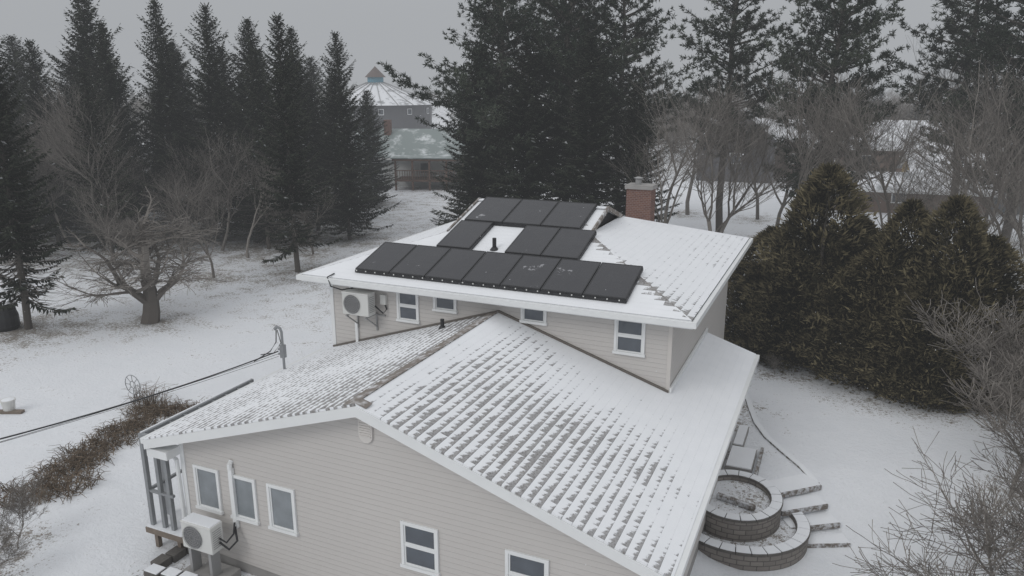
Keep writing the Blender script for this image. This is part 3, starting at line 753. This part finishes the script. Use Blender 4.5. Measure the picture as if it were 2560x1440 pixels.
b.box((-2.2,21.0,-10.4),(-1.9,22.4,-10.12),0);b.box((-2.18,21.02,-10.119),(-1.92,22.38,-10.09),1)
b.beam((-2.15,18.0,-10.16),(-1.2,17.75,-10.16),.12,.12,2)
group('garden_path',[b.make('slabs',[M_concrete,M_snow,M_timber])])
b=MB();random.seed(12)
for k in range(7):
    x=-12.9+k*.42;y=9.75+.16*math.sin(k*.6)-k*.03
    b.box((x,y,-10.4),(x+.38,y+.28,-10.08),0);b.box((x+.01,y+.01,-10.079),(x+.37,y+.27,-10.05),1)
for k in range(4):
    x=-13.1+.05*k;y=10.1+k*.36
    b.box((x,y,-10.4),(x+.28,y+.33,-10.12),0)
group('stone_border',[b.make('stones',[M_block,M_snow],bevel=.01)])
b=MB()
x,y=-32.9,20.;z=gh(x,y)
b.tube([(x,y,z),(x,y,z+.15),(x,y,z+.6),(x,y,z+.95),(x,y,z+1.0)],[.5,.56,.56,.46,.30],0,18)
for k in range(5): b.tube([(x,y,z+.15+k*.17),(x,y,z+.19+k*.17)],.58-.02*k,0,18)
group('compost_bin',[b.make('bin',[M_black,M_snow])])
b=MB();x,y=-24.1,14.3;z=gh(x,y)
b.tube([(x,y,z),(x,y,z+.42)],[.16,.21],0,16);b.tube([(x,y,z+.38),(x,y,z+.43)],[.225,.225],0,16);b.tube([(x,y,z+.431),(x,y,z+.46)],[.19,.1],1,16)
b.beam((x-.5,y-.3,z+.03),(x+.5,y+.1,z+.05),.2,.08,2)
group('garden_bucket',[b.make('bucket',[M_acw,M_snow,M_wood])])
b=MB();x,y=-20.9,16.4;z=gh(x,y)
b.tube([(x,y,z),(x,y,z+.5)],.015,0,6)
for r in (.34,.12):
    b.tube([(x+r*math.cos(t*math.pi/14),y,z+.68+r*math.sin(t*math.pi/14)) for t in range(29)],.014,0,5,False)
for t in range(8):
    a=t*math.pi/4+.01;b.tube([(x+.12*math.cos(a),y,z+.68+.12*math.sin(a)),(x+.34*math.cos(a),y,z+.68+.34*math.sin(a))],.011,0,5,False)
group('garden_wind_wheel',[b.make('wheel',[M_post])])
# ------------------------------------------------------------------ background buildings
M_rsnow=NT('snowy_roof_far');g=M_rsnow.geo();M_rsnow.col(M_rsnow.mix(M_rsnow.ramp(M_rsnow.noise(.5,5,g,.65),.36,.52),(.30,.31,.32),(.78,.79,.82)));M_rsnow=M_rsnow.mat
M_rgreen=NT('grey_green_roof');g=M_rgreen.geo();M_rgreen.col(M_rgreen.mix(M_rgreen.ramp(M_rgreen.noise(.6,5,g,.65),.5,.68),(.20,.235,.23),(.60,.63,.64)));M_rgreen=M_rgreen.mat
def bldg(name,x,y,rz,L,W,h,rh,wall,roof,ov=.5,wins=3):
    b=MB();l,w=L/2,W/2
    b.box((-l,-w,-1),(l,w,h),0)
    b.prism([(-l,-w,h),(-l,w,h),(-l,0,h+rh-.05)],(L,0,0),0)
    s=rh/w
    for sg in (-1,1):
        b.prism([(-l-ov,sg*(w+ov),h-s*ov),(l+ov,sg*(w+ov),h-s*ov),(l+ov,0,h+rh),(-l-ov,0,h+rh)],(0,0,.14),1)
    for sg in (-1,1): b.box((-l-ov,sg*(w+ov+.06)-.04,h-s*ov-.06),(l+ov,sg*(w+ov+.06)+.04,h-s*ov+.13),2)
    for k in range(wins):
        cx=-l+L*(k+.5)/wins;z=h*.42
        for sg in (-1,1):
            b.box((cx-.55,sg*(w+.03)-.03,z),(cx+.55,sg*(w+.03)+.03,z+1.2),2);b.box((cx-.45,sg*(w+.05)-.03,z+.1),(cx+.45,sg*(w+.05)+.03,z+1.1),3)
    for sg in (-1,1):
        b.box((sg*(l+.03)-.03,-.6,h*.42),(sg*(l+.03)+.03,.6,h*.42+1.2),2);b.box((sg*(l+.05)-.03,-.5,h*.42+.1),(sg*(l+.05)+.03,.5,h*.42+1.1),3)
    o=b.make('shell',[wall,roof,M_white,M_glass]);e=group(name,[o]);e.location=(x,y,GZ);e.rotation_euler=(0,0,rz);return e,o
M_ww=siding('white_siding',(.62,.63,.62),.2);M_dk=siding('dark_siding',(.09,.09,.10),.2);M_br=siding('brown_siding',(.16,.11,.085),.2);M_bl=siding('grey_blue_siding',(.16,.18,.20),.2)
M_redw=simple('red_brown_wood',(.13,.08,.06),.8,.3)
e,o=bldg('white_bungalow',-41.5,73,math.radians(20),15,9,3.1,2.4,M_ww,M_rgreen)
b=MB()
dx0,dx1,dy0,dy1=-2.5,4.5,-7.8,-4.6
b.box((dx0,dy0,.9),(dx1,dy1,1.05),0)
for k in range(5):
    x=dx0+.1+k*(dx1-dx0-.2)/4;b.box((x-.09,dy0,0),(x+.09,dy0+.18,3.0),0)
b.box((dx0,dy0,1.95),(dx1,dy0+.08,2.03),0)
for k in range(28): b.box((dx0+k*.25,dy0+.02,1.05),(dx0+.05+k*.25,dy0+.06,1.95),0)
b.box((dx0-.2,dy0-.1,2.95),(dx1+.2,dy0+.15,3.15),0);b.box((dx0-.3,dy0-.2,3.15),(dx1+.3,dy1,3.25),1)
d=b.make('deck',[M_redw,M_rgreen]);d.parent=e
b=MB();b.box((-4.9,-1.2,5),(-4.2,-.5,6.6),0);c=b.make('chimney',[M_brick]);c.parent=e
bldg('dark_gable_house',-11.5,90,math.radians(95),9,8,4.6,3.2,M_dk,M_rsnow)
bldg('long_brown_building',1.5,98,math.radians(6),34,9,3.6,2.6,M_br,M_rsnow,wins=9)
bldg('low_brown_shed',4.,72,math.radians(4),13,5,2.0,1.0,M_br,M_rsnow)
bldg('grey_house',17,76,math.radians(-10),11,8,2.8,2.6,M_bl,M_rsnow)
bldg('yellow_garage',9.0,84,math.radians(10),7,5,2.4,1.4,simple('tan_wall',(.30,.22,.10),.8),M_rsnow)
bldg('distant_house',-62,150,.3,16,9,4,3,M_ww,M_rsnow)
bldg('white_roof_shed',8.8,30.5,.2,4,5,2.4,1.0,M_ww,M_snow,wins=1)
b=MB();n=24
def ring(r,z): return [(r*math.cos(2*math.pi*k/n),r*math.sin(2*math.pi*k/n),z) for k in range(n)]
def band(r0,z0,r1,z1,m):
    A,B=ring(r0,z0),ring(r1,z1)
    for k in range(n): b.poly([A[k],A[(k+1)%n],B[(k+1)%n],B[k]],m)
band(12.5,0,12.5,6.2,0);band(14.,5.9,1.9,10.6,1);band(1.8,10.1,1.8,12.0,2);band(2.4,11.8,.02,14.2,3)
for k in range(n):
    a=2*math.pi*(k+.5)/n;c,s=math.cos(a),math.sin(a)
    if k%2==0:
        z=3.9
        b.beam((12.55*c+.6*s,12.55*s-.6*c,z+.6),(12.55*c-.6*s,12.55*s+.6*c,z+.6),.1,1.3,4);b.beam((12.6*c+.45*s,12.6*s-.45*c,z+.6),(12.6*c-.45*s,12.6*s+.45*c,z+.6),.1,1.,5)
    b.beam((13.95*math.cos(a),13.95*math.sin(a),6.0),(2*math.cos(a),2*math.sin(a),10.68),.12,.12,6)
o=b.make('barn',[M_dk,M_rsnow,simple('blue_paint',(.09,.27,.36)),simple('brown_shingle',(.09,.06,.05)),M_white,M_glass,M_grill])
e=group('round_barn',[o]);e.location=(-100,151,GZ)
b=MB()
b.tube([(0,0,0),(0,0,9.5)],[.15,.11],0,8);b.beam((-1,0,8.8),(1,0,8.8),.1,.1,0)
e=group('utility_pole',[b.make('pole',[M_wood])]);e.location=(-33,78,GZ)
# ------------------------------------------------------------------ falling snow
random.seed(77);t=TB()
fw=Vector((-.401,.916,0));rt=Vector((.916,.401,0))
for k in range(1200):
    d=7+40*random.random()**.8;p=fw*d+rt*(random.uniform(-.75,.75)*d)+V(0,0,random.uniform(-10,.12*d))
    s=random.uniform(.004,.009)
    n=len(t.v)
    for a,c,e_ in ((1,0,0),(-1,0,0),(0,1,0),(0,-1,0),(0,0,1),(0,0,-1)): t.v.append(p+V(a,c,e_)*s)
    for q in ((0,2,4),(2,1,4),(1,3,4),(3,0,4),(2,0,5),(1,2,5),(3,1,5),(0,3,5)): t.f.append(tuple(n+i for i in q));t.m.append(0);t.a.append(0)
link(D.objects.new('falling_snow',t.make('flakes',[M_snow])))
# ------------------------------------------------------------------ haze
hz_=MB();hz_.box((-650,-200,-13),(650,900,90));m=D.materials.new('haze');m.use_nodes=True;nt=m.node_tree;nt.nodes.clear()
SG=.0016
o_=nt.nodes.new('ShaderNodeOutputMaterial');va=nt.nodes.new('ShaderNodeVolumeAbsorption');va.inputs['Color'].default_value=(0,0,0,1);va.inputs['Density'].default_value=SG
em=nt.nodes.new('ShaderNodeEmission');em.inputs['Color'].default_value=(.385,.40,.42,1);em.inputs['Strength'].default_value=SG  # the volume emits its own grey glow in place of scattered skylight
ad=nt.nodes.new('ShaderNodeAddShader');nt.links.new(va.outputs[0],ad.inputs[0]);nt.links.new(em.outputs[0],ad.inputs[1])
nt.links.new(ad.outputs[0],o_.inputs['Volume'])
hz_.make('haze',[m])
# ------------------------------------------------------------------ world + sun
w=D.worlds.new('World');SC.world=w;w.use_nodes=True;nt=w.node_tree;bg=nt.nodes['Background']
el,azs=math.radians(38),math.radians(200)
sky=nt.nodes.new('ShaderNodeTexSky');sky.sky_type='NISHITA';sky.sun_disc=False;sky.sun_elevation=el;sky.sun_rotation=azs
hs=nt.nodes.new('ShaderNodeHueSaturation');hs.inputs['Saturation'].default_value=.15;nt.links.new(sky.outputs[0],hs.inputs['Color'])
tc=nt.nodes.new('ShaderNodeTexCoord');sx=nt.nodes.new('ShaderNodeSeparateXYZ');nt.links.new(tc.outputs['Generated'],sx.inputs[0])
mr=nt.nodes.new('ShaderNodeMapRange');mr.inputs[1].default_value=.06;mr.inputs[2].default_value=.85;nt.links.new(sx.outputs[2],mr.inputs[0])
mc=nt.nodes.new('ShaderNodeMix');mc.data_type='RGBA';mc.inputs[6].default_value=(4.0,4.15,4.35,1);mc.inputs[7].default_value=(9.4,9.6,9.9,1);nt.links.new(mr.outputs[0],mc.inputs[0])
mx2=nt.nodes.new('ShaderNodeMix');mx2.data_type='RGBA';mx2.inputs[0].default_value=.95;nt.links.new(hs.outputs[0],mx2.inputs[6]);nt.links.new(mc.outputs[2],mx2.inputs[7])
nt.links.new(mx2.outputs[2],bg.inputs[0]);bg.inputs[1].default_value=.1
ld=D.lights.new('sun','SUN');ld.energy=.9;ld.angle=math.radians(25);ld.color=(1,.985,.96)
lo=D.objects.new('sun',ld);link(lo);lo.rotation_euler=(math.radians(52),0,math.radians(-20))
cd=D.cameras.new('camera');cd.lens=36*1895/2560;cd.sensor_width=36;cd.clip_end=3000;cd.clip_start=.1
co=D.objects.new('camera',cd);link(co);co.location=(0,0,0);co.rotation_euler=(math.radians(90-15.06),0,math.radians(23.66));SC.camera=co
SC.view_settings.view_transform='Standard';SC.view_settings.look='None';SC.view_settings.exposure=0
print('polys',sum(len(m.polygons) for m in D.meshes))
